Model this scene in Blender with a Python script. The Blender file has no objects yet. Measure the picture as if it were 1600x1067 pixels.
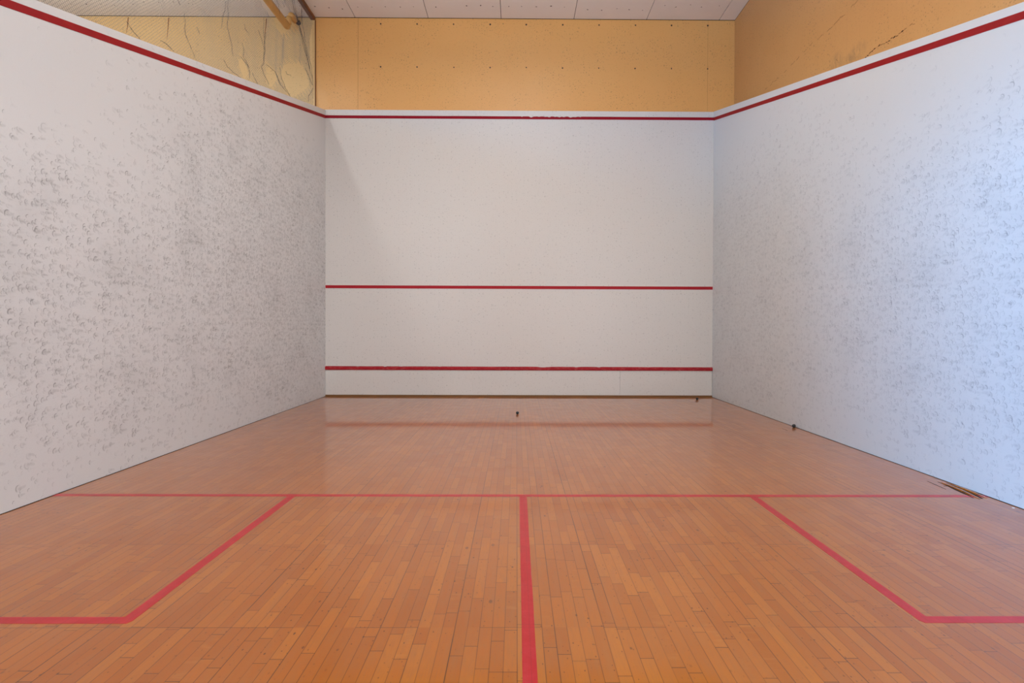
import bpy, bmesh, math, random
from mathutils import Matrix, Vector, noise
random.seed(7)
C = bpy.context.scene.collection
S = bpy.context.scene

# ------------------------------------------------------------------ camera
CAM = (-0.0472, -9.3264, 1.1588)
RIGHT = Vector((0.99996731, -0.00746797, 0.00309983))
UP = Vector((-0.00302266, 0.01032273, 0.99994215))
FWD = Vector((0.00749953, 0.99991883, -0.01029982))
cd = bpy.data.cameras.new('camera'); cam = bpy.data.objects.new('camera', cd); C.objects.link(cam)
cd.sensor_width = 36; cd.lens = 881.14 / 1600 * 36
cd.shift_x = -13.783 / 1600; cd.shift_y = -14.064 / 1600
cd.clip_start = 0.02
m = Matrix((RIGHT, UP, -FWD)).transposed().to_4x4(); m.translation = CAM
cam.matrix_world = m
S.camera = cam

# ------------------------------------------------------------------ world, lights, exposure
S.view_settings.view_transform = 'Standard'; S.view_settings.look = 'None'
S.view_settings.gamma = 1; S.view_settings.use_curve_mapping = False
S.view_settings.exposure = -0.56
w = bpy.data.worlds.new('daylight'); S.world = w; w.use_nodes = True
w.node_tree.nodes['Background'].inputs[0].default_value = (0.80, 0.90, 1.0, 1)
w.node_tree.nodes['Background'].inputs[1].default_value = 1.75

def area(name, loc, target, sx, sy, power, col, spread=180):
    l = bpy.data.lights.new(name, 'AREA'); l.shape = 'RECTANGLE'; l.size = sx; l.size_y = sy
    l.energy = power; l.color = col; l.spread = math.radians(spread)
    o = bpy.data.objects.new(name, l); C.objects.link(o); o.location = loc
    o.rotation_euler = (Vector(target) - Vector(loc)).to_track_quat('-Z', 'Y').to_euler()
    return o
LAMP = (1.0, 0.985, 0.955)
for yy, pw in ((-3.4, 15), (-5.8, 16), (-8.2, 20)): # row of fluorescent lamps along the middle of the court's ceiling
    area('court_lamp', (0, yy, 5.6), (0, yy, 0), 1.4, 1.4, pw, LAMP)
    area('court_ceiling_fill', (0, yy, 5.62), (0, yy, 9), 1.4, 1.4, 104, LAMP)  # added upward fill to brighten the ceiling boards
area('neighbour_lamp', (-6.6, -4.0, 6.0), (-7.2, 0.2, 4.4), 1.2, 2.0, 32, (0.95, 1.0, 1.0), 95)
area('neighbour_ceiling_fill', (-6.2, -2.6, 5.5), (-6.2, -2.6, 9), 2.5, 2.5, 85, (0.92, 0.97, 1.0))  # added fill, lifts the ceiling beyond the net
area('neighbour_side_lamp', (-4.1, -3.4, 5.95), (-4.1, -3.4, 0), 0.25, 1.0, 75, (0.95, 0.98, 1.0))
# daylight of the windows in the hall behind the court, seen through the openings of the back wall, and one added fill
area('hall_window_light', (-6.0, -13.0, 1.65), (3.2, -5.2, 1.4), 1.2, 1.2, 560, (0.13, 0.48, 1.0), 100)
area('low_wall_fill', (2.6, -15.5, 1.25), (-3.2, -3.2, 0.7), 2.0, 1.4, 140, (1.0, 0.97, 0.95), 90)  # added low fill for the dim lower walls, not a real lamp
area('gallery_window_light', (-1.4, -14.5, 4.3), (0.3, 0, 2.8), 0.6, 0.5, 24, (0.70, 0.85, 1.0), 90)

# ------------------------------------------------------------------ node helper
class V:
    def __init__(s, g, k): s.g = g; s.k = k
    def __add__(a, b): return a.g.m('ADD', a, b)
    def __radd__(a, b): return a.g.m('ADD', b, a)
    def __sub__(a, b): return a.g.m('SUBTRACT', a, b)
    def __rsub__(a, b): return a.g.m('SUBTRACT', b, a)
    def __mul__(a, b): return a.g.m('MULTIPLY', a, b)
    def __rmul__(a, b): return a.g.m('MULTIPLY', b, a)
    def __truediv__(a, b): return a.g.m('DIVIDE', a, b)
class G:
    def __init__(s, name):
        s.mat = bpy.data.materials.new(name); s.mat.use_nodes = True
        s.t = s.mat.node_tree; s.t.nodes.clear()
        out = s.n('ShaderNodeOutputMaterial'); s.b = s.n('ShaderNodeBsdfPrincipled')
        s.t.links.new(s.b.outputs[0], out.inputs[0])
        s.pos = V(s, s.n('ShaderNodeNewGeometry').outputs['Position'])
        sep = s.n('ShaderNodeSeparateXYZ'); s.t.links.new(s.pos.k, sep.inputs[0])
        s.x, s.y, s.z = (V(s, o) for o in sep.outputs)
    def n(s, ty, **kw):
        nd = s.t.nodes.new(ty)
        for k, v in kw.items(): setattr(nd, k, v)
        return nd
    def put(s, sock, v):
        if isinstance(v, V): s.t.links.new(v.k, sock)
        elif hasattr(v, 'links'): s.t.links.new(v, sock)
        elif isinstance(v, (tuple, list)):
            sock.default_value = tuple(v) + ((1,) if len(v) == 3 and len(sock.default_value) == 4 else ())
        else: sock.default_value = v
    def m(s, op, *a):
        nd = s.n('ShaderNodeMath', operation=op)
        for i, v in enumerate(a): s.put(nd.inputs[i], v)
        return V(s, nd.outputs[0])
    def xyz(s, a, b, c=0.0):
        nd = s.n('ShaderNodeCombineXYZ')
        for i, v in enumerate((a, b, c)): s.put(nd.inputs[i], v)
        return V(s, nd.outputs[0])
    def step(s, v, a, b, lo=0.0, hi=1.0):          # smoothstep a..b
        nd = s.n('ShaderNodeMapRange', interpolation_type='SMOOTHSTEP')
        for i, q in enumerate((v, a, b, lo, hi)): s.put(nd.inputs[i], q)
        return V(s, nd.outputs[0])
    def noise(s, vec, scale=1.0, detail=2.0, rough=0.5):
        nd = s.n('ShaderNodeTexNoise'); s.put(nd.inputs['Vector'], vec); s.put(nd.inputs['Scale'], scale)
        s.put(nd.inputs['Detail'], detail); s.put(nd.inputs['Roughness'], rough)
        return V(s, nd.outputs[0])
    def white(s, vec):
        nd = s.n('ShaderNodeTexWhiteNoise', noise_dimensions='3D'); s.put(nd.inputs['Vector'], vec)
        return V(s, nd.outputs['Value'])
    def mix(s, f, a, b):
        nd = s.n('ShaderNodeMix', data_type='RGBA'); s.put(nd.inputs[0], f); s.put(nd.inputs[6], a); s.put(nd.inputs[7], b)
        return V(s, nd.outputs[2])
    def voro(s, vec):
        nd = s.n('ShaderNodeTexVoronoi', voronoi_dimensions='2D', feature='F1'); s.put(nd.inputs['Scale'], 1.0); s.put(nd.inputs['Vector'], vec)
        return nd
    def sep(s, vec):
        nd = s.n('ShaderNodeSeparateXYZ'); s.put(nd.inputs[0], vec); return [V(s, o) for o in nd.outputs]
    def bump(s, h, strength=0.3, dist=0.01):
        nd = s.n('ShaderNodeBump'); s.put(nd.inputs['Strength'], strength); s.put(nd.inputs['Distance'], dist); s.put(nd.inputs['Height'], h)
        s.t.links.new(nd.outputs[0], s.b.inputs['Normal'])
    def fin(s, col, rough=0.5, spec=0.5, metal=0.0, coat=0.0, coat_r=0.1):
        b = s.b.inputs
        s.put(b['Base Color'], col); s.put(b['Roughness'], rough); s.put(b['Specular IOR Level'], spec); s.put(b['Metallic'], metal)
        if isinstance(coat, V) or coat > 0: s.put(b['Coat Weight'], coat); s.put(b['Coat Roughness'], coat_r)
        return s.mat

def lin(r, g, b):
    f = lambda c: c / 12.92 if c <= 0.04045 else ((c + 0.055) / 1.055) ** 2.4
    return tuple(f(c / 255) for c in (r, g, b))

def blob(g, a, b, a0, b0, ra, rb):
    """soft elliptical mask around (a0,b0)"""
    u = (a - a0) / ra; v = (b - b0) / rb
    return g.step(u * u + v * v, 0.0, 1.0, 1.0, 0.0)

def ball_marks(g, u, v, scale, off, dens, R=0.018, smear=0.35):
    """ball prints: a crescent on the side the ball came from, a faint disc and a smear; u,v in metres"""
    vec = g.xyz(u * scale + off, v * scale + off * 0.37)
    vo = g.voro(vec)
    vx, vy, _ = g.sep(vec); px, py, _ = g.sep(vo.outputs['Position'])
    lx = (vx - px) / scale; ly = (vy - py) / scale
    cr = g.n('ShaderNodeSeparateColor'); g.t.links.new(vo.outputs['Color'], cr.inputs[0])
    r1, r2, r3 = (V(g, o) for o in cr.outputs)
    gate = g.step(dens - r1, 0.0, 0.12)
    Rr = R * (0.65 + r2 * 0.6)
    ln = g.m('SQRT', lx * lx + ly * ly)
    d = (ln - Rr) / (Rr * 0.26)
    ring = g.step(d * d, 0.0, 1.0, 1.0, 0.0)
    tilt = (r3 - 0.5) * 1.6
    side = g.step((ly * tilt - lx) / (ln + 0.0005), -0.05, 0.85)
    disc = g.step(ln, 0.0, Rr * 1.05, 1.0, 0.0)
    # smear: long soft streak trailing off
    sl = lx - Rr * 1.2; sv = ly + sl * tilt * -0.45
    e = (sl / (Rr * 1.9)) * (sl / (Rr * 1.9)) + (sv / (Rr * 0.55)) * (sv / (Rr * 0.55))
    sm = g.step(e, 0.0, 1.0, 1.0, 0.0) * g.step(r2, 0.35, 0.9)
    return gate * (ring * side * (0.35 + r3 * 0.95) + disc * 0.34 * r2 + sm * smear) 

def wall_paint(name, axis, dens_fn, base, mark, strength):
    g = G(name)
    u = g.y if axis == 'x' else g.x
    v = g.z
    warp = (g.noise(g.xyz(u, v), 1.3, 3) - 0.5)
    dens = dens_fn(g, u, v) + warp * 0.35
    tot = ball_marks(g, u, v, 15.0, 3.1, dens * 0.75, 0.019)
    tot = tot + ball_marks(g, u, v, 19.0, 11.7, dens * 0.8, 0.016)
    tot = tot + ball_marks(g, u, v, 24.0, 27.3, dens * 0.85, 0.013) * 0.8
    tot = tot + ball_marks(g, u, v, 11.0, 41.9, dens * 0.5, 0.021) * 0.9
    # scuffs: thin scratches and dusty haze where the balls hit most
    sc = g.step(g.noise(g.xyz(u * 9.0 + v * 5.0, v * 46.0 - u * 9.0), 1.0, 4, 0.6), 0.58, 0.75) * g.step(dens, 0.1, 0.7) * 0.32
    fine = g.step(g.noise(g.xyz(u * 120, v * 90), 1.0, 2), 0.52, 0.8) * g.step(dens, 0.1, 0.8, 0.08, 0.25)
    haze = g.step(g.noise(g.xyz(u, v), 2.2, 4, 0.6), 0.42, 0.75) * g.step(dens, 0.2, 0.9) * 0.3
    f = g.m('MINIMUM', (tot + sc + haze + fine) * strength, 0.85)
    # faint unevenness of the paint itself
    col = g.mix(g.noise(g.xyz(u, v), 0.9, 3), tuple(c * 0.975 for c in base), base)
    g.bump(tot * -1.0 + g.noise(g.xyz(u, v), 9.0, 4) * 0.6, 0.12, 0.006)
    return g.fin(g.mix(f, col, mark), 0.42, 0.35)

WHITE = (0.685, 0.685, 0.685); WHITE_R = (0.66, 0.68, 0.70)
MARK = (0.27, 0.27, 0.27)
def dens_left(g, u, v):
    a = blob(g, u, v, -1.6, 1.9, 4.0, 2.4) * 1.15
    b = blob(g, u, v, -4.6, 1.3, 3.8, 1.5) * 0.72
    return g.m('MAXIMUM', a, b) + 0.08
def dens_right(g, u, v):
    a = blob(g, u, v, -5.6, 1.45, 3.4, 1.7) * 1.0
    b = blob(g, u, v, -1.5, 1.7, 4.0, 2.4) * 0.75
    return g.m('MAXIMUM', a, b) + 0.07
M = {}
M['left'] = wall_paint('marked_white_plaster_left', 'x', dens_left, WHITE, MARK, 0.60)
M['right'] = wall_paint('marked_white_plaster_right', 'x', dens_right, WHITE_R, (0.24, 0.26, 0.29), 0.38)

def speckle(g, u, v, scale, off, dens, r):
    vec = g.xyz(u * scale + off, v * scale + off)
    vo = g.voro(vec)
    cr = g.n('ShaderNodeSeparateColor'); g.t.links.new(vo.outputs['Color'], cr.inputs[0])
    a, b = V(g, cr.outputs[0]), V(g, cr.outputs[1])
    R = (b * 0.7 + 0.3) * (r * scale)
    return g.step(V(g, vo.outputs['Distance']), R * 0.4, R, 1.0, 0.0) * g.step(dens - a, 0.0, 0.05)

def front_paint():
    g = G('white_front_plaster')
    u, v = g.x, g.z
    f = speckle(g, u, v, 15.0, 2.2, 0.42, 0.012) * 0.32 + speckle(g, u, v, 30.0, 9.2, 0.45, 0.008) * 0.26 + speckle(g, u, v, 9.0, 29.2, 0.3, 0.02) * 0.12
    f = f + g.step(g.noise(g.xyz(u, v), 45, 3), 0.5, 0.8) * 0.05
    col = g.mix(g.noise(g.xyz(u * 1.0, v * 0.25), 1.2, 2), (0.67, 0.63, 0.59), (0.67, 0.64, 0.61))
    g.bump(g.noise(g.xyz(u, v), 14.0, 4) - f, 0.10, 0.006)
    return g.fin(g.mix(f, col, (0.22, 0.20, 0.19)), 0.40, 0.4)
M['front'] = front_paint()

def ochre(name, axis, base, alt):
    g = G(name)
    u = g.y if axis == 'x' else g.x
    v = g.z
    f = speckle(g, u, v, 22.0, 5.2, 0.45, 0.010) * 0.55 + speckle(g, u, v, 45.0, 7.7, 0.45, 0.007) * 0.42 + speckle(g, u, v, 9.0, 1.7, 0.25, 0.018) * 0.35
    clump = g.step(g.noise(g.xyz(u, v), 2.2, 3), 0.38, 0.62, 0.25, 1.0)
    f = f * clump
    col = g.mix(g.noise(g.xyz(u, v), 1.6, 4), base, alt)
    if axis == 'x':       # worn, dirty plaster patches along the ledge and a few vertical brush streaks
        st = blob(g, u, v, -3.36, 4.06, 0.22, 0.13) * 0.5 + blob(g, u, v, -2.98, 4.14, 0.16, 0.14) * 0.5 + blob(g, u, v, -3.15, 4.05, 0.30, 0.10) * 0.3
        st = st * g.step(g.noise(g.xyz(u * 3, v), 7.0, 5, 0.7), 0.35, 0.62)
        stripes = g.step(g.noise(g.xyz(u * 30.0, v * 0.4), 1.0, 3), 0.5, 0.8) * 0.09
        col = g.mix(st + stripes, col, (0.36, 0.20, 0.085))
    g.bump(g.noise(g.xyz(u, v), 18.0, 4) - f, 0.15, 0.006)
    return g.fin(g.mix(f, col, (0.16, 0.08, 0.03)), 0.38, 0.4)
M['ochre'] = ochre('ochre_paint', 'y', (0.76, 0.37, 0.105), (0.78, 0.40, 0.13))
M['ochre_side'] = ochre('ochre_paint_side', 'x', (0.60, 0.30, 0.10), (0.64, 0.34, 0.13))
M['ochre_cool_lit'] = ochre('cool_lit_ochre_paint', 'y', (0.74, 0.46, 0.18), (0.76, 0.50, 0.22))  # paler ochre: cool daylight of the next court put into the colour

def red_paint(name, col, col2, nx=3.0):
    g = G(name)
    n = g.step(g.noise(g.xyz(g.x * nx, g.y * nx, g.z * 14), 3.0, 5, 0.65), 0.45, 0.75)
    return g.fin(g.mix(n, col, col2), 0.55, 0.15)
M['red_front'] = red_paint('crimson_line_paint', (0.28, 0.003, 0.014), (0.33, 0.008, 0.02))
M['red_service'] = red_paint('red_service_paint', (0.39, 0.015, 0.024), (0.43, 0.022, 0.03))
M['red_side'] = red_paint('brick_red_line_paint', (0.30, 0.009, 0.012), (0.34, 0.015, 0.014))
M['red_tin'] = red_paint('worn_red_rail_paint', (0.36, 0.014, 0.022), (0.46, 0.07, 0.07), 6)

# ---------------------------------------------------------------- wooden strip floor
SW = 0.0478
def strips(g):
    xs = (g.x - 0.054) / SW
    i = g.m('FLOOR', xs); fx = xs - i
    si = g.m('FLOOR', xs + 0.5)
    sd = g.m('ABSOLUTE', xs - si) * SW
    sr = g.white(g.xyz(si, 3.3, 7.1))
    strong = g.m('POWER', sr, 4.0)
    seam = g.step(sd, 0.0005 + strong * 0.0005, 0.0022 + strong * 0.0012, 1.0, 0.0) * (0.55 + strong * 0.45)
    # seams open and close along their length
    seam = seam * g.step(g.noise(g.xyz(si * 3.7, g.y * 1.1), 1.0, 2), 0.30, 0.55, 0.45, 1.0)
    r1 = g.white(g.xyz(i, 0.5, 0.5)); r2 = g.white(g.xyz(i, 9.5, 2.5))
    L = 0.26 + r1 * 0.30
    ys = g.y / L + r2 * 17.0
    j = g.m('FLOOR', ys)
    jit = (g.white(g.xyz(i, j, 4.4)) - 0.5) * 0.5
    fy = g.m('ABSOLUTE', ys - j - 0.5 - jit)
    upper = g.m('GREATER_THAN', ys - j, 0.5 + jit)
    ej = g.step(fy * L, 0.0010, 0.0030, 1.0, 0.0)
    jid = j + upper
    # rows where the ends of neighbouring strips line up
    rk = (g.y + 6.335) / 0.83; k = g.m('FLOOR', rk + 0.5)
    grp = g.m('GREATER_THAN', g.white(g.xyz(g.m('FLOOR', i / 5.0), k, 1.0)), 0.55)
    row = g.step(g.m('ABSOLUTE', rk - k) * 0.83, 0.0008, 0.0022, 1.0, 0.0) * grp
    cell = g.white(g.xyz(i, jid, g.m('FLOOR', rk)))
    cell2 = g.white(g.xyz(i, jid, 31.7))
    end = g.m('MAXIMUM', ej * (0.4 + cell2 * 0.5), row * 0.85)
    return i, jid, cell, cell2, seam, end
def floor_mat(painted=False):
    g = G('worn_red_floor_paint' if painted else 'varnished_beech_strip')
    i, j, cell, cell2, seam, end = strips(g)
    if painted:
        n = g.noise(g.xyz(g.x * 1.0, g.y * 1.0), 14.0, 5, 0.7)
        col = g.mix(g.step(n, 0.35, 0.75), (0.46, 0.008, 0.013), (0.52, 0.024, 0.03))
        scr = g.step(g.noise(g.xyz(g.x * 18 + g.y * 7, g.y * 60 - g.x * 9), 1.0, 4, 0.6), 0.68, 0.82) * 0.35
        col = g.mix(scr, col, (0.70, 0.30, 0.28))
        dirt = g.step(g.noise(g.xyz(g.x * 3, g.y * 9), 5.0, 4, 0.7), 0.62, 0.8) * 0.3
        f = seam * 0.38 + end * 0.25 + dirt
        col = g.mix(f, col, (0.10, 0.015, 0.02))
        return g.fin(col, 0.32, 0.3, coat=0.16, coat_r=0.12)
    A = (0.425, 0.112, 0.003); B = (0.465, 0.135, 0.007); D = (0.375, 0.094, 0.002)
    col = g.mix(g.step(cell, 0.0, 0.7), D, A)
    col = g.mix(g.step(cell, 0.55, 1.05), col, B)
    # grain: fine flecks of beech drawn out along the strip, and a broader figure
    gr = g.noise(g.xyz(g.x * 260, g.y * 14 + cell * 40, cell2 * 9), 1.0, 3, 0.6)
    col = g.mix(g.step(gr, 0.42, 0.75) * 0.45, col, (0.30, 0.10, 0.024))
    fig = g.noise(g.xyz(g.x * 26 + cell * 31, g.y * 3.0, cell * 9), 1.0, 4, 0.65)
    col = g.mix(g.step(fig, 0.42, 0.72) * 0.42, col, (0.36, 0.12, 0.028))
    curl = g.noise(g.xyz(g.x * 9 + cell * 3, g.y * 42, cell * 50), 1.0, 2) 
    col = g.mix(g.step(curl, 0.5, 0.75) * g.step(cell2, 0.93, 0.97) * 0.14, col, (0.60, 0.26, 0.06))
    # broad tone of the floor and dark knots, dents and dirt
    big = g.noise(g.xyz(g.x, g.y * 0.6), 0.9, 3)
    col = g.mix(g.step(big, 0.35, 0.7) * 0.16, col, (0.62, 0.23, 0.05))
    kn = speckle(g, g.x, g.y * 0.55, 16.0, 3.2, 0.38, 0.0065) * 0.8 + speckle(g, g.x, g.y * 0.6, 42.0, 8.2, 0.30, 0.0042) * 0.7 + speckle(g, g.x, g.y * 0.5, 7.0, 13.2, 0.22, 0.012) * 0.6
    kn = kn * g.step(g.noise(g.xyz(g.x, g.y), 2.6, 3), 0.4, 0.6, 0.25, 1.0)
    scr = g.step(g.noise(g.xyz(g.x * 70 + g.y * 20, g.y * 14 - g.x * 20), 1.0, 3, 0.6), 0.70, 0.80) * 0.3
    f = g.m('MINIMUM', kn + scr + seam * 1.0 + end * 0.9, 0.92)
    col = g.mix(f, col, (0.075, 0.028, 0.010))
    g.bump((seam + end) * -1.0 + g.noise(g.xyz(g.x * 3.5, g.y * 0.9), 3.0, 2) * 0.25, 0.05, 0.002)
    rough = g.step(g.noise(g.xyz(g.x, g.y), 6.0, 5, 0.6), 0.2, 0.8, 0.29, 0.35)
    return g.fin(col, rough, 0.12, coat=0.88, coat_r=0.08)
M['floor'] = floor_mat(); M['floor_red'] = floor_mat(True)

def plain(name, col, rough=0.6, spec=0.3, var=0.15, scale=8.0, stretch=(1, 1, 1)):
    g = G(name)
    n = g.noise(g.xyz(g.x * stretch[0], g.y * stretch[1], g.z * stretch[2]), scale, 4)
    return g.fin(g.mix(n, tuple(c * (1 - var) for c in col), tuple(min(1, c * (1 + var)) for c in col)), rough, spec)
M['ceiling'] = plain('white_ceiling_board', (0.88, 0.84, 0.78), 0.8, 0.2, 0.04, 3.0)
M['dark'] = plain('dark_gap', (0.035, 0.024, 0.018), 0.9, 0.1)
M['base'] = plain('stained_brown_wood', (0.20, 0.095, 0.035), 0.6, 0.3, 0.3, 4.0)
M['batten'] = plain('dark_brown_batten_wood', (0.20, 0.075, 0.022), 0.5, 0.4, 0.25, 9.0)
M['ochre_wood'] = plain('ochre_painted_wood', (0.66, 0.38, 0.13), 0.5, 0.4, 0.14, 9.0)
M['screw'] = plain('dark_screw_head', (0.05, 0.025, 0.012), 0.5, 0.4)
M['rubber'] = plain('black_rubber', (0.012, 0.013, 0.016), 0.45, 0.5, 0.2, 60)
M['net'] = plain('grey_net_cord', (0.17, 0.17, 0.18), 0.8, 0.2, 0.1)
M['net_dark'] = plain('dark_bunched_net_cord', (0.085, 0.08, 0.08), 0.9, 0.1, 0.1)
M['rust'] = plain('brown_stain', (0.30, 0.13, 0.04), 0.8, 0.1, 0.2)
M['splinter'] = plain('bare_splintered_beech', (0.46, 0.22, 0.09), 0.6, 0.3, 0.25, 20, (6, 1, 6))
M['chip'] = plain('white_paint_chip', (0.75, 0.7, 0.62), 0.7, 0.3, 0.05)
M['steel'] = plain('dull_steel', (0.22, 0.22, 0.22), 0.4, 0.5)
M['hall'] = plain('hall_plaster', (0.58, 0.55, 0.52), 0.8, 0.2, 0.05, 2)

# ---------------------------------------------------------------- mesh helpers
def link(name, bm, mat, parent=None, kind=None, label=None, smooth=False):
    me = bpy.data.meshes.new(name)
    bmesh.ops.recalc_face_normals(bm, faces=bm.faces)
    bm.to_mesh(me); bm.free(); me.materials.append(mat)
    if smooth: me.shade_smooth()
    o = bpy.data.objects.new(name, me); C.objects.link(o)
    if parent: o.parent = parent
    if kind: o['kind'] = kind
    if label: o['label'] = label
    return o
def box(bm, x0, x1, y0, y1, z0, z1, bev=0.0):
    r = bmesh.ops.create_cube(bm, size=1.0)
    for v in r['verts']:
        v.co = Vector(((x0 + x1) / 2 + v.co.x * (x1 - x0), (y0 + y1) / 2 + v.co.y * (y1 - y0), (z0 + z1) / 2 + v.co.z * (z1 - z0)))
    if bev:
        es = set(e for v in r['verts'] for e in v.link_edges)
        bmesh.ops.bevel(bm, geom=list(es), offset=bev, segments=2, affect='EDGES', profile=0.7)
def B(*a, bev=0.0):
    bm = bmesh.new(); box(bm, *a, bev=bev); return bm
def prism(bm, pts, vec):
    """closed polygon pts (3-D) extruded along vec"""
    a = [bm.verts.new(p) for p in pts]; b = [bm.verts.new(Vector(p) + Vector(vec)) for p in pts]
    n = len(a)
    bm.faces.new(a); bm.faces.new(b[::-1])
    for i in range(n): bm.faces.new((a[i], b[i], b[(i + 1) % n], a[(i + 1) % n]))
def tube(bm, pts, r, sides=5, cap=True):
    pts = [Vector(p) for p in pts]; rings = []
    for i, p in enumerate(pts):
        t = (pts[min(i + 1, len(pts) - 1)] - pts[max(i - 1, 0)]).normalized()
        ref = Vector((1, 0, 0)) if abs(t.x) < 0.9 else Vector((0, 0, 1))
        a = t.cross(ref).normalized(); b = t.cross(a)
        rr = r[i] if isinstance(r, (list, tuple)) else r
        rings.append([bm.verts.new(p + (a * math.cos(2 * math.pi * k / sides) + b * math.sin(2 * math.pi * k / sides)) * rr) for k in range(sides)])
    for A_, B_ in zip(rings, rings[1:]):
        for k in range(sides): bm.faces.new((A_[k], A_[(k + 1) % sides], B_[(k + 1) % sides], B_[k]))
    if cap: bm.faces.new(rings[0][::-1]); bm.faces.new(rings[-1])
def rod(bm, a, b, r, sides=20):
    """round bar with rounded ends"""
    a, b = Vector(a), Vector(b); d = (b - a).normalized(); pts = []; rs = []
    for q in (0.02, 0.35, 0.65, 0.88, 1.0): ang = q * math.pi / 2; pts.append(a - d * (math.cos(ang) * r) + d * r); rs.append(max(0.0008, math.sin(ang) * r))
    for q in (1.0, 0.88, 0.65, 0.35, 0.02): ang = q * math.pi / 2; pts.append(b + d * (math.cos(ang) * r) - d * r); rs.append(max(0.0008, math.sin(ang) * r))
    tube(bm, pts, rs, sides)
def tag(o, label, cat, group=None):
    o['label'] = label; o['category'] = cat
    if group: o['group'] = group
    return o
def empty(name, loc=(0, 0, 0)):
    o = bpy.data.objects.new(name, None); C.objects.link(o); o.location = loc; o.empty_display_size = 0.1; return o
def put(name, bm, mat, parent, **kw):          # part of a thing whose Empty sits off the origin: mesh built in world coordinates
    bmesh.ops.translate(bm, verts=bm.verts, vec=-parent.location)
    return link(name, bm, mat, parent, **kw)
def line_strip(p0, p1, across, width, normal, thick, seg=0.06, rough=0.0008, chips=(), extra=0.0):
    """painted line: thin slab from p0 to p1, `across` the width direction, hand painted edges"""
    p0, p1, across, normal = Vector(p0), Vector(p1), Vector(across), Vector(normal)
    L = (p1 - p0).length; n = max(2, int(L / seg)); bm = bmesh.new(); rows = []
    for i in range(n + 1):
        t = i / n; c = p0.lerp(p1, t); s = t * L
        lo = -width / 2 + noise.noise((s * 3, 1.3, p0.x)) * rough; hi = width / 2 + noise.noise((s * 3, 7.7, p0.z)) * rough
        for (c0, c1, dep) in chips:
            if c0 < s < c1: hi -= max(0, noise.noise((s * 17, 3.1, 0)) + 0.12) * dep * 2.2
        rows.append([bm.verts.new(c + across * lo), bm.verts.new(c + across * hi), bm.verts.new(c + across * hi + normal * thick), bm.verts.new(c + across * lo + normal * thick)])
    for a, b in zip(rows, rows[1:]):
        for k in range(4): bm.faces.new((a[k], a[(k + 1) % 4], b[(k + 1) % 4], b[k]))
    bm.faces.new(rows[0]); bm.faces.new(rows[-1][::-1])
    return bm

CEIL = 6.22; XR = 3.537; XN = -3.36; YB = -9.75; XL2 = -10.2

# ---------------------------------------------------------------- floor
floor = link('floor', B(-3.2, 3.2, YB, 0.02, -0.12, 0.0), M['floor'], kind='structure')
T = 0.0008
def floor_line(name, p0, p1, across, label):
    link(name, line_strip((*p0, 0), (*p1, 0), across, 0.05, (0, 0, 1), T, 0.05, 0.0012), M['floor_red'], floor, label=label)
floor_line('short_line', (-3.196, -5.465), (3.196, -5.472), (0, 1, 0), 'red short line painted across the floor from wall to wall')
floor_line('half_court_line', (0.002, -9.74), (0.0, -5.49), (1, 0, 0), 'red half court line running from the short line towards the camera')
def box_line(side, label):
    # L of the service box, one continuous painted line with mitred corner
    s = side; bm = bmesh.new()
    x_in, x_out, y_far, y_near = s * 1.55, s * 1.60, -7.085, -7.135
    prism(bm, [(x_in, -5.49, 0), (x_out, -5.49, 0), (x_out, y_far, 0), (s * 3.196, y_far, 0), (s * 3.196, y_near, 0), (x_in + s * 0.012, y_near, 0), (x_in, y_near + 0.022, 0)], (0, 0, T))
    link('service_box_line', bm, M['floor_red'], floor, label=label)
box_line(-1, 'red L-shaped service box line on the left half of the floor')
box_line(1, 'red L-shaped service box line on the right half of the floor')

# damaged strips next to the right wall
def crack(name, pts, wds, parent, mat, z=None, axis=2, h=0.0012, label=None):
    bm = bmesh.new(); P = [Vector(p) for p in pts]; a = []; b = []
    nrm = Vector([1.0 if i == axis else 0.0 for i in range(3)])
    for i, p in enumerate(P):
        t = (P[min(i + 1, len(P) - 1)] - P[max(0, i - 1)]).normalized(); s = t.cross(nrm).normalized(); wd = wds[i] if isinstance(wds, (list, tuple)) else wds
        a.append(p + s * wd / 2); b.append(p - s * wd / 2)
    prism(bm, a + b[::-1], nrm * h)
    return link(name, bm, mat, parent, label=label)
crack('floor_crack', [(3.060, -5.10, 0), (3.052, -5.20, 0), (3.040, -5.31, 0)], [0.002, 0.006, 0.002], floor, M['dark'], label='dark crack between floor strips')
crack('floor_crack', [(3.128, -5.115, 0), (3.122, -5.22, 0), (3.100, -5.34, 0), (3.088, -5.44, 0), (3.070, -5.52, 0)], [0.003, 0.010, 0.017, 0.015, 0.003], floor, M['dark'])
crack('floor_crack', [(3.175, -5.14, 0), (3.158, -5.26, 0), (3.148, -5.36, 0), (3.132, -5.47, 0), (3.122, -5.53, 0)], [0.003, 0.010, 0.017, 0.024, 0.006], floor, M['dark'])
crack('floor_crack', [(3.09, -5.225, 0), (3.13, -5.222, 0)], [0.005, 0.009], floor, M['dark'])
crack('floor_crack', [(3.0, -2.9, 0), (3.0, -3.02, 0)], [0.002, 0.004], floor, M['dark'])
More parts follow.
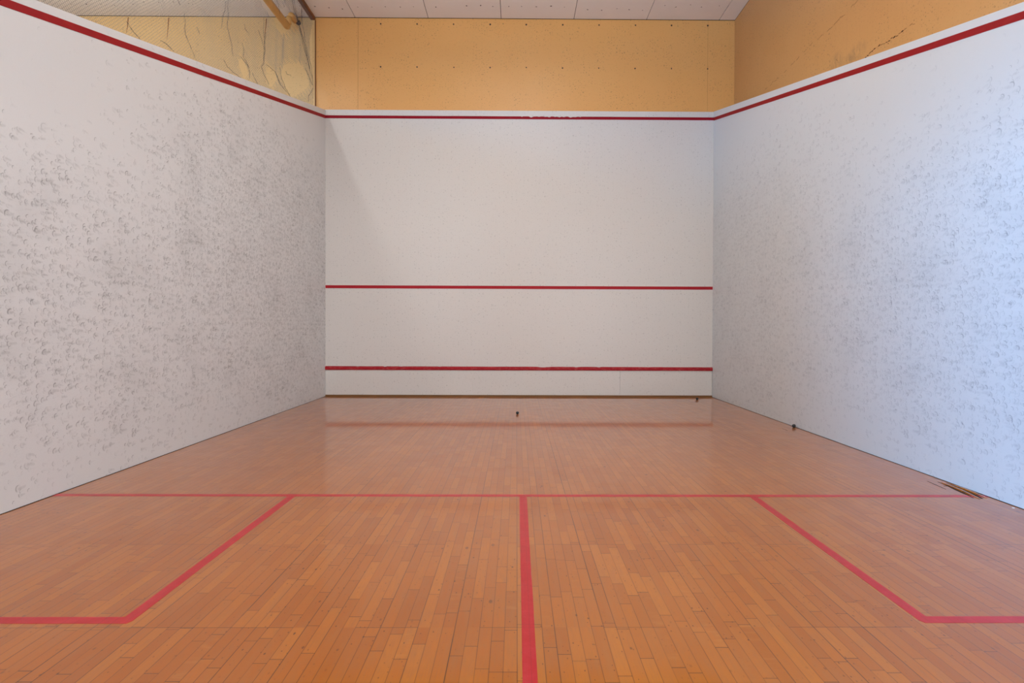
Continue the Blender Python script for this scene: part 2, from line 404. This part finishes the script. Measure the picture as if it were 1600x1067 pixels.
def splinter(pts, wd, lift):
    bm = bmesh.new(); rows = []
    n = len(pts)
    for i, (x, y) in enumerate(pts):
        h = lift * math.sin(math.pi * i / (n - 1)) + 0.0015; w_ = wd * (0.35 + 0.65 * math.sin(math.pi * (i + 0.4) / n))
        rows.append([bm.verts.new((x - w_ / 2, y, 0.0)), bm.verts.new((x + w_ / 2, y, 0.0)), bm.verts.new((x + w_ / 2, y, h)), bm.verts.new((x - w_ / 2, y, h + 0.001))])
    for a, b in zip(rows, rows[1:]):
        for k in range(4): bm.faces.new((a[k], a[(k + 1) % 4], b[(k + 1) % 4], b[k]))
    bm.faces.new(rows[0]); bm.faces.new(rows[-1][::-1])
    link('splintered_strip', bm, M['floor'], floor, label='lifted splintered floor strip by the right wall')
splinter([(3.146, -5.13), (3.138, -5.24), (3.124, -5.36), (3.112, -5.45), (3.098, -5.54)], 0.016, 0.005)
splinter([(3.185, -5.17), (3.178, -5.28), (3.172, -5.40), (3.160, -5.52)], 0.016, 0.006)

# thin dark gaps where floor and side walls meet
for s in (-1, 1):
    x = s * 3.2
    link('trim_%d' % (1 if s < 0 else 2), B(min(x, x - s * 0.0045), max(x, x - s * 0.0045), YB, 0, 0, 0.003), M['dark'], kind='structure')
link('baseboard_front', B(-3.195, 3.195, -0.024, 0.0, 0.0, 0.028, bev=0.003), M['base'], kind='structure')

# ---------------------------------------------------------------- front wall (continues behind the net into the next court)
WT = 4.715
wf = link('wall_front', B(-3.2, 3.2, 0.0, 0.25, 0, WT), M['front'], kind='structure')
link('upper_panel', B(XN, XR + 0.1, 0.006, 0.25, WT, CEIL), M['ochre'], wf, label='ochre painted upper part of the front wall with dark screw holes')
link('front_out_line', line_strip((-3.199, 0, 4.598), (3.199, 0, 4.60), (0, 0, 1), 0.047, (0, -1, 0), 0.002, 0.02, 0.001, chips=((3.22, 4.2, 0.012),)), M['red_front'], wf, label='crimson out line along the top of the front wall')
link('service_line', line_strip((-3.199, 0, 1.808), (3.199, 0, 1.806), (0, 0, 1), 0.05, (0, -1, 0), 0.002, 0.03, 0.001), M['red_service'], wf, label='red service line across the middle of the front wall')
# screws in two rows, 0.6 m apart
def screw(x, y, z, r, nrm, parent, name='screw_head'):
    bm = bmesh.new(); d = Vector(nrm)
    p = Vector((x, y, z)); tube(bm, [p - d * 0.004, p + d * 0.002, p + d * 0.0035], [r, r, r * 0.6], 10)
    return link(name, bm, M['screw'], parent)
for k in range(10):
    x = -2.292 + 0.5982 * k
    for z in (6.125 + 0.001 * k, 5.424 + random.uniform(-0.003, 0.003)):
        screw(x + random.uniform(-0.004, 0.004), 0.006, z, random.uniform(0.010, 0.015), (0, -1, 0), wf)
crack('panel_joint', [(-2.665, 0.006, CEIL), (-2.668, 0.006, 5.5), (-2.668, 0.006, WT + 0.01)], 0.003, wf, M['rust'], axis=1, h=-0.001)
crack('panel_joint', [(3.095, 0.006, CEIL), (3.093, 0.006, 5.5), (3.093, 0.006, WT + 0.01)], 0.0018, wf, M['rust'], axis=1, h=-0.001)
# the neighbouring court's front wall behind the net
wn = link('wall_front_neighbour', B(XL2, XN - 0.055, 0.006, 0.25, 0, CEIL), M['ochre_cool_lit'], kind='structure')
link('divider_panel', B(XN - 0.055, XN, 0.01, 0.25, 0, CEIL), M['ochre_cool_lit'], wn)
for x0, x1, z0 in ((-6.45, -6.43, 5.95), (-5.80, -5.76, 5.85), (-4.20, -4.17, 5.88)):
    crack('stain', [((x0 + x1) / 2 + 0.02, 0.006, 6.2), ((x0 + x1) / 2 + 0.012, 0.006, 6.08), ((x0 + x1) / 2 - 0.01, 0.006, z0)], [0.018, 0.014, 0.004], wn, M['rust'], axis=1, h=-0.0015)

# tin
tin = empty('tin', (0, 0, 0.03))
tag(tin, 'white tin board along the foot of the front wall with a red top rail', 'tin')
for x0, x1 in ((-3.196, -0.767), (-0.765, 1.666), (1.668, 3.190)):
    put('tin_panel', B(x0, x1, -0.018, -0.001, 0.029, 0.437, bev=0.0015), M['front'], tin)
def rail():
    bm = bmesh.new(); n = 170; rows = []
    for i in range(n + 1):
        x = -3.197 + 6.394 * i / n
        top = 0.499 - 0.004 * i / n + noise.noise((x * 5, 0, 0)) * 0.0015; bot = 0.437 - 0.003 * i / n + noise.noise((x * 4, 5, 0)) * 0.002
        top -= max(0, noise.noise((x * 11, 9, 0)) - 0.35) * 0.03
        if abs(x - 0.39) < 0.10: top -= 0.012 * (1 - abs(x - 0.39) / 0.10)
        rows.append([bm.verts.new((x, -0.001, bot)), bm.verts.new((x, -0.030, bot + 0.004)), bm.verts.new((x, -0.034, (bot + top) / 2)), bm.verts.new((x, -0.028, top - 0.008)), bm.verts.new((x, -0.001, top))])
    for a, b in zip(rows, rows[1:]):
        for k in range(5): bm.faces.new((a[k], a[(k + 1) % 5], b[(k + 1) % 5], b[k]))
    bm.faces.new(rows[0]); bm.faces.new(rows[-1][::-1]); return bm
put('top_rail', rail(), M['red_tin'], tin, label='worn red top rail')

# ---------------------------------------------------------------- side walls with the sloping out line
def side_wall(s):
    x0 = s * 3.2; x1 = s * 3.53 if s > 0 else -3.33
    off = (0.14, 0.095) if s < 0 else (0.15, 0.085)
    zt = lambda y: 4.57 + y * 0.25026
    bm = bmesh.new()
    prism(bm, [(x0, 0.25, 0), (x0, 0.25, 4.57 + off[0]), (x0, 0.0, 4.57 + off[0]), (x0, YB, zt(YB) + off[1]), (x0, YB, 0)], (x1 - x0, 0, 0))
    wl = link('wall_left' if s < 0 else 'wall_right', bm, M['left' if s < 0 else 'right'], kind='structure')
    d = Vector((0, -1, -0.25026)).normalized(); ac = Vector((0, -d.z, d.y)) * (1 if d.y > 0 else -1)
    ac = Vector((0, 0, 1))
    link('side_out_line', line_strip((x0, -0.002, 4.597), (x0, YB, zt(YB) + 0.027), ac, 0.052, (-s, 0, 0), 0.002, 0.08, 0.001), M['red_side'], wl,
         label='sloping red out line along the top of the %s side wall' % ('left' if s < 0 else 'right'))
    return wl
wl = side_wall(-1); wr = side_wall(1)
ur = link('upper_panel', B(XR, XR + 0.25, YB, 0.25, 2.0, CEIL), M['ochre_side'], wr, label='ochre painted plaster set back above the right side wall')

# cracks in the ochre plaster on the right
def wall_crack(pts, wd, gap=0.35):
    """broken, ragged crack in the plaster: short slivers along the line"""
    bm = bmesh.new()
    for (a, b) in zip(pts, pts[1:]):
        L = math.hypot(b[0] - a[0], b[1] - a[1]); n = max(2, int(L / 0.035)); ph = 0.0
        for k in range(n):
            if random.random() < gap: continue
            y0 = a[0] + (b[0] - a[0]) * k / n; z0 = a[1] + (b[1] - a[1]) * k / n; dy = (b[0] - a[0]) / n * 1.1
            z0 += random.uniform(-0.008, 0.008); z1 = z0 + (b[1] - a[1]) / n + random.uniform(-0.010, 0.010); t = wd * random.uniform(0.25, 1.0)
            prism(bm, [(XR, y0, z0), (XR, y0 + dy * 0.5, (z0 + z1) / 2 + t / 2), (XR, y0 + dy, z1), (XR, y0 + dy * 0.5, (z0 + z1) / 2 - t / 2)], (-0.002, 0, 0))
    link('plaster_crack', bm, M['dark'], wr)
wall_crack([(-3.50, 3.945), (-3.68, 3.952), (-3.83, 3.942), (-3.94, 3.922), (-4.09, 3.922)], 0.014, 0.12)
wall_crack([(-4.09, 3.922), (-4.32, 3.90), (-4.6, 3.90)], 0.003)
wall_crack([(-3.865, 3.917), (-3.90, 3.885)], 0.010)
wall_crack([(-1.10, 4.605), (-1.74, 4.575), (-2.40, 4.610), (-2.89, 4.588), (-3.4, 4.604)], 0.0022)
wall_crack([(-2.98, 4.175), (-3.03, 4.12)], 0.005)

# ---------------------------------------------------------------- ceiling: boards on a dark backing
ce = link('ceiling', B(XL2, XR + 0.25, -10.4, 0.25, CEIL + 0.012, CEIL + 0.15), M['dark'], kind='structure')
jx = [-0.317 + 1.197 * k for k in range(-9, 4)]
jx = [x for x in jx if x > XL2] + [XR]; jx = [XL2] + jx
ys = [0.0, -2.4, -4.8, -7.2, -9.75]
for a, b in zip(jx, jx[1:]):
    for c, d in zip(ys, ys[1:]):
        if a < -7.5 and c < -3: continue
        link('ceiling_board', B(a + 0.0045, b - 0.0045, d + 0.004, c - (0.010 if c == 0 else 0.004), CEIL, CEIL + 0.013, bev=0.001), M['ceiling'], ce)
link('ceiling_board', B(XL2, -7.5, -9.75, -4.81, CEIL, CEIL + 0.013), M['ceiling'], ce)
def cpt(u, v, z=CEIL):       # where the sight line to a spot in the photograph meets a height
    d = RIGHT * ((u - 813.78) / 881.14) - UP * ((v - 519.44) / 881.14) + FWD
    t = (z - CAM[2]) / d.z; return Vector(CAM) + d * t
NAILS = [(795,10),(815,10),(838,10.5),(861,9.5),(882,11),(918,15),(940,16),(964,13.5),(983,15),(1004,16),(1039,8.5),(1056,11),(1079,7.5),(1096,11),(1124,9),
 (559,11),(581,11),(602,10.5),(625.5,11),(646,10.5),(492,10),(514,12),(535,14),(681,11),(729,9),(751,8.5),(770,10),(90,6),(111,6.5),(135,6.5),(158,7),(179,8.3),
 (208,6.6),(224.5,3),(248,3.6),(271,3),(294.5,5.2),(301,6.6),(444,9.5),(469,9)]
for (u, v) in NAILS:
    p = cpt(u, v); r = random.uniform(0.006, 0.013); k = random.uniform(0.5, 1.0)
    bm = bmesh.new(); tube(bm, [(0, 0, 0.002), (0, 0, -0.0015), (0, 0, -0.002)], [r, r, r * 0.5], 9)
    bmesh.ops.scale(bm, vec=(1.3, k, 1), verts=bm.verts); bmesh.ops.rotate(bm, verts=bm.verts, matrix=Matrix.Rotation(random.uniform(0, 3), 3, 'Z')); bmesh.ops.translate(bm, verts=bm.verts, vec=(p.x, p.y, CEIL))
    link('nail_head', bm, M['screw'], ce)

# wooden battens that carry the divider net
link('trim_3', B(XN - 0.075, XN + 0.0, -9.7, -0.001, CEIL - 0.045, CEIL, bev=0.004), M['batten'], kind='structure')
link('trim_4', B(XN - 0.008, XN + 0.006, -0.012, 0.008, 4.6, CEIL - 0.05, bev=0.003), M['batten'], kind='structure')

# ---------------------------------------------------------------- round ochre pole under the neighbour's ceiling, and the stub beam by it
D0 = 9.3264
def wpt(u, v, y):            # photograph spot at depth plane y
    d = RIGHT * ((u - 813.78) / 881.14) - UP * ((v - 519.44) / 881.14) + FWD
    t = (y - CAM[1]) / d.y; return Vector(CAM) + d * t
a = wpt(450.5, 43, -0.14)
pole = empty('net_pole', a)
tag(pole, 'long round ochre pole hanging under the ceiling behind the net', 'pole')
bm = bmesh.new(); rod(bm, a, (a.x + 0.0, -4.2, a.z + 0.02), 0.056, 22); put('pole_shaft', bm, M['ochre_wood'], pole, smooth=True)
b0 = wpt(463.5, 33, 0.006); b1 = wpt(452.5, 22, -0.20)
stub = empty('bracket_beam', b0)
tag(stub, 'short ochre beam end with rounded tip sticking out of the wall above the pole', 'bracket')
bm = bmesh.new(); rod(bm, b1, b0 + Vector((0, 0.02, 0)), 0.052, 18); put('beam_end', bm, M['ochre_wood'], stub, smooth=True)
bm = bmesh.new(); c0 = wpt(452, 26, -0.17); tube(bm, [c0, c0.lerp(a, 0.5), a + Vector((0.015, 0.0, 0.045))], [0.044, 0.040, 0.036], 12); put('hanger', bm, M['ochre_wood'], stub, smooth=True)
bm = bmesh.new(); c = wpt(465.5, 34.5, -0.03); tube(bm, [c + Vector((0, 0.04, 0)), c, c + Vector((0, -0.01, 0))], [0.036, 0.036, 0.018], 12); put('beam_hole_disc', bm, M['screw'], stub, label='dark disc in place of the hole by the beam end')  # dark disc stands in for the dark hole the beam comes out of

# ---------------------------------------------------------------- divider net
def wall_top(y): return 4.57 + 0.12 + y * 0.2555
def net_plane(u, v):
    d = RIGHT * ((u - 813.78) / 881.14) - UP * ((v - 519.44) / 881.14) + FWD
    t = (XN - CAM[0]) / d.x; p = Vector(CAM) + d * t; return (p.y, p.z)
def cp(X, Y): return net_plane(120 + X / 4.21, Y / 4.21)
HOLES = [[cp(*q) for q in h] for h in (
    [(1370, 470), (1400, 430), (1450, 415), (1505, 440), (1535, 500), (1545, 560), (1490, 600), (1430, 630), (1395, 590), (1360, 520)],
    [(1085, 390), (1110, 400), (1140, 460), (1145, 510), (1110, 500), (1085, 450)],
    [(1190, -30), (1240, -30), (1335, 60), (1370, 50), (1400, 48), (1450, 110), (1470, 160), (1415, 175), (1415, 215), (1370, 215)],
    [(1265, 440), (1300, 450), (1330, 500), (1300, 560), (1260, 520)])]
def inside(y, z, poly):
    c = False; n = len(poly)
    for i in range(n):
        (a, b), (p, q) = poly[i], poly[i - 1]
        if (b > z) != (q > z) and y < (p - a) * (z - b) / (q - b) + a: c = not c
    return c
def bend(y, z):
    f = noise.noise((y * 1.3, z * 0.25, 0.0)) * 0.10 + noise.noise((y * 5.0, z * 0.7, 3.0)) * 0.03
    g = noise.noise((y * 2.0, z * 1.0, 8.0)) * 0.06
    e = max(0.0, min(1.0, (z - wall_top(y)) / 0.4)) * max(0.0, min(1.0, (6.17 - z) / 0.3))
    return Vector((XN - 0.02 - abs(f) * e * 0.9, y + g * e, z))
net = empty('divider_net', (XN, -4.8, CEIL - 0.05))
tag(net, 'grey divider net hanging between ceiling batten and left side wall', 'net')
bm = bmesh.new(); P_ = 0.022; y1, y0 = -0.02, -9.6
ztop = CEIL - 0.04
for sgn in (1, -1):
    c = -14.0
    while c < 14.0:
        c += P_ * 1.414
        pts = []
        z = 2.2
        def flush():
            if len(pts) > 1: tube(bm, pts, 0.0008, 3, False)
            pts.clear()
        while z <= ztop:
            y = c + sgn * z
            if y0 <= y <= y1 and z >= wall_top(y) and not any(inside(y, z, h) for h in HOLES): pts.append(bend(y, z))
            else: flush()
            z += 0.075
        flush()
put('mesh', bm, M['net'], net)
CORDS = [([(1420,0),(1435,60),(1458,140),(1485,220),(1512,320),(1533,430),(1550,500),(1556,560)], 0.0075),
 ([(1484,60),(1490,150),(1505,250),(1528,370),(1550,450),(1560,550),(1560,650)], 0.004),
 ([(1452,125),(1476,210),(1498,300),(1522,380),(1540,450)], 0.006),
 ([(1436,0),(1446,70),(1462,150)], 0.004),
 ([(1005,0),(1003,60),(1000,180),(1010,240),(1025,300),(1035,370)], 0.0042),
 ([(992,10),(972,90),(958,190)], 0.0035),
 ([(1235,110),(1240,250),(1245,330),(1236,420),(1218,440),(1243,500),(1272,555)], 0.0042),
 ([(1200,195),(1225,270),(1240,330),(1238,400)], 0.0035), ([(1255,215),(1243,260),(1245,330)], 0.0045),
 ([(720,90),(718,180),(735,260),(770,330),(790,390)], 0.004),
 ([(1085,370),(1130,430),(1150,480),(1142,520)], 0.004), ([(970,390),(1000,440),(1040,480),(1100,520)], 0.0035),
 ([(1115,160),(1112,190),(1135,215)], 0.003), ([(1255,425),(1310,470),(1350,560),(1390,610),(1412,640)], 0.0035),
 ([(1345,440),(1355,520),(1380,580),(1410,632)], 0.004), ([(1510,450),(1540,520),(1555,560)], 0.004),
 ([(1560,580),(1532,630),(1530,670)], 0.005), ([(560,265),(600,290),(650,340)], 0.003), ([(330,140),(370,190),(430,262)], 0.003),
 ([(1490,0),(1482,90),(1490,140)], 0.003), ([(1165,480),(1190,540),(1205,575)], 0.003), ([(1095,280),(1105,330),(1100,370),(1145,450)], 0.0025),
 ([(680,0),(688,30)], 0.003), ([(1380,470),(1390,490),(1415,495)], 0.0025), ([(1315,470),(1335,530),(1345,560)], 0.003),
 ([(800,180),(815,220)], 0.0025), ([(1320,0),(1335,40),(1345,90)], 0.002)]
for pts, r in CORDS:
    q = [cp(*p) for p in pts]; fine = []
    for (a_, b_) in zip(q, q[1:]):
        for k in range(4):
            t = k / 4; y = a_[0] + (b_[0] - a_[0]) * t; z = a_[1] + (b_[1] - a_[1]) * t
            fine.append((XN - 0.012 + noise.noise((y * 9, z * 9, 0)) * 0.012, y + noise.noise((z * 8, y, 5)) * 0.012, z))
    fine.append((XN - 0.012, *q[-1]))
    n = len(fine); bm = bmesh.new()
    rs = [max(0.0008, r * (0.25 + 0.75 * math.sin(math.pi * (i + 0.5) / n)) * (0.7 + 0.5 * abs(noise.noise((i * 1.1, r * 999, 0))))) * 0.48 for i in range(n)]
    tube(bm, fine, rs, 5)
    # loose threads beside the bunched fold
    for o_ in (0.012, -0.014):
        tube(bm, [(f[0] - 0.004, f[1] + o_ * math.sin(i * 0.9), f[2]) for i, f in enumerate(fine)], 0.0009, 3)
    put('bunched_fold', bm, M['net_dark'], net)

# ---------------------------------------------------------------- squash balls and a paint chip
def ball(x, y, label):
    bm = bmesh.new(); bmesh.ops.create_icosphere(bm, subdivisions=4, radius=0.020)
    bmesh.ops.translate(bm, verts=bm.verts, vec=(0, 0, 0.020))
    o = link('squash_ball', bm, M['rubber'], smooth=True); o.location = (x, y, 0.0)
    return tag(o, label, 'ball', 'squash balls on the court floor')
ball(-0.033, -1.877, 'small black squash ball alone in the middle of the floor ahead of the tin')
ball(2.829, -0.385, 'small black squash ball close to the tin near the right corner')
ball(3.168, -2.83, 'small black squash ball lying against the right side wall')
bm = bmesh.new(); prism(bm, [(3.150, -5.724, 0), (3.160, -5.720, 0), (3.168, -5.725, 0), (3.163, -5.733, 0), (3.153, -5.734, 0)], (0, 0, 0.002))
tag(link('paint_chip', bm, M['chip']), 'tiny white paint chip on the floor by the right wall', 'paint chip')

# ---------------------------------------------------------------- what lies behind the camera and beyond the net
# back wall with a doorway-height opening on the right and an open spectators' gallery above
bm = bmesh.new()
box(bm, -3.2, -2.8, YB - 0.2, YB, 0, 2.22)          # solid part beside the glazed opening
box(bm, -3.2, 3.2, YB - 0.2, YB, 2.22, 3.0)           # beam under the spectators' gallery
box(bm, -1.18, -0.73, YB - 0.2, YB, 3.0, CEIL)        # unseen gallery post, added to shade a band of the front wall
link('wall_back', bm, M['hall'], kind='structure')
link('floor_hall', B(XL2, 4.2, -16, YB, -0.12, -0.002), M['hall'], kind='structure')
link('floor_neighbour', B(XL2, -3.34, YB, 0.02, -0.12, 0.0), M['floor'], kind='structure')
link('wall_neighbour_far', B(XL2 - 0.2, XL2, YB, 0.25, 0, CEIL), M['hall'], kind='structure')
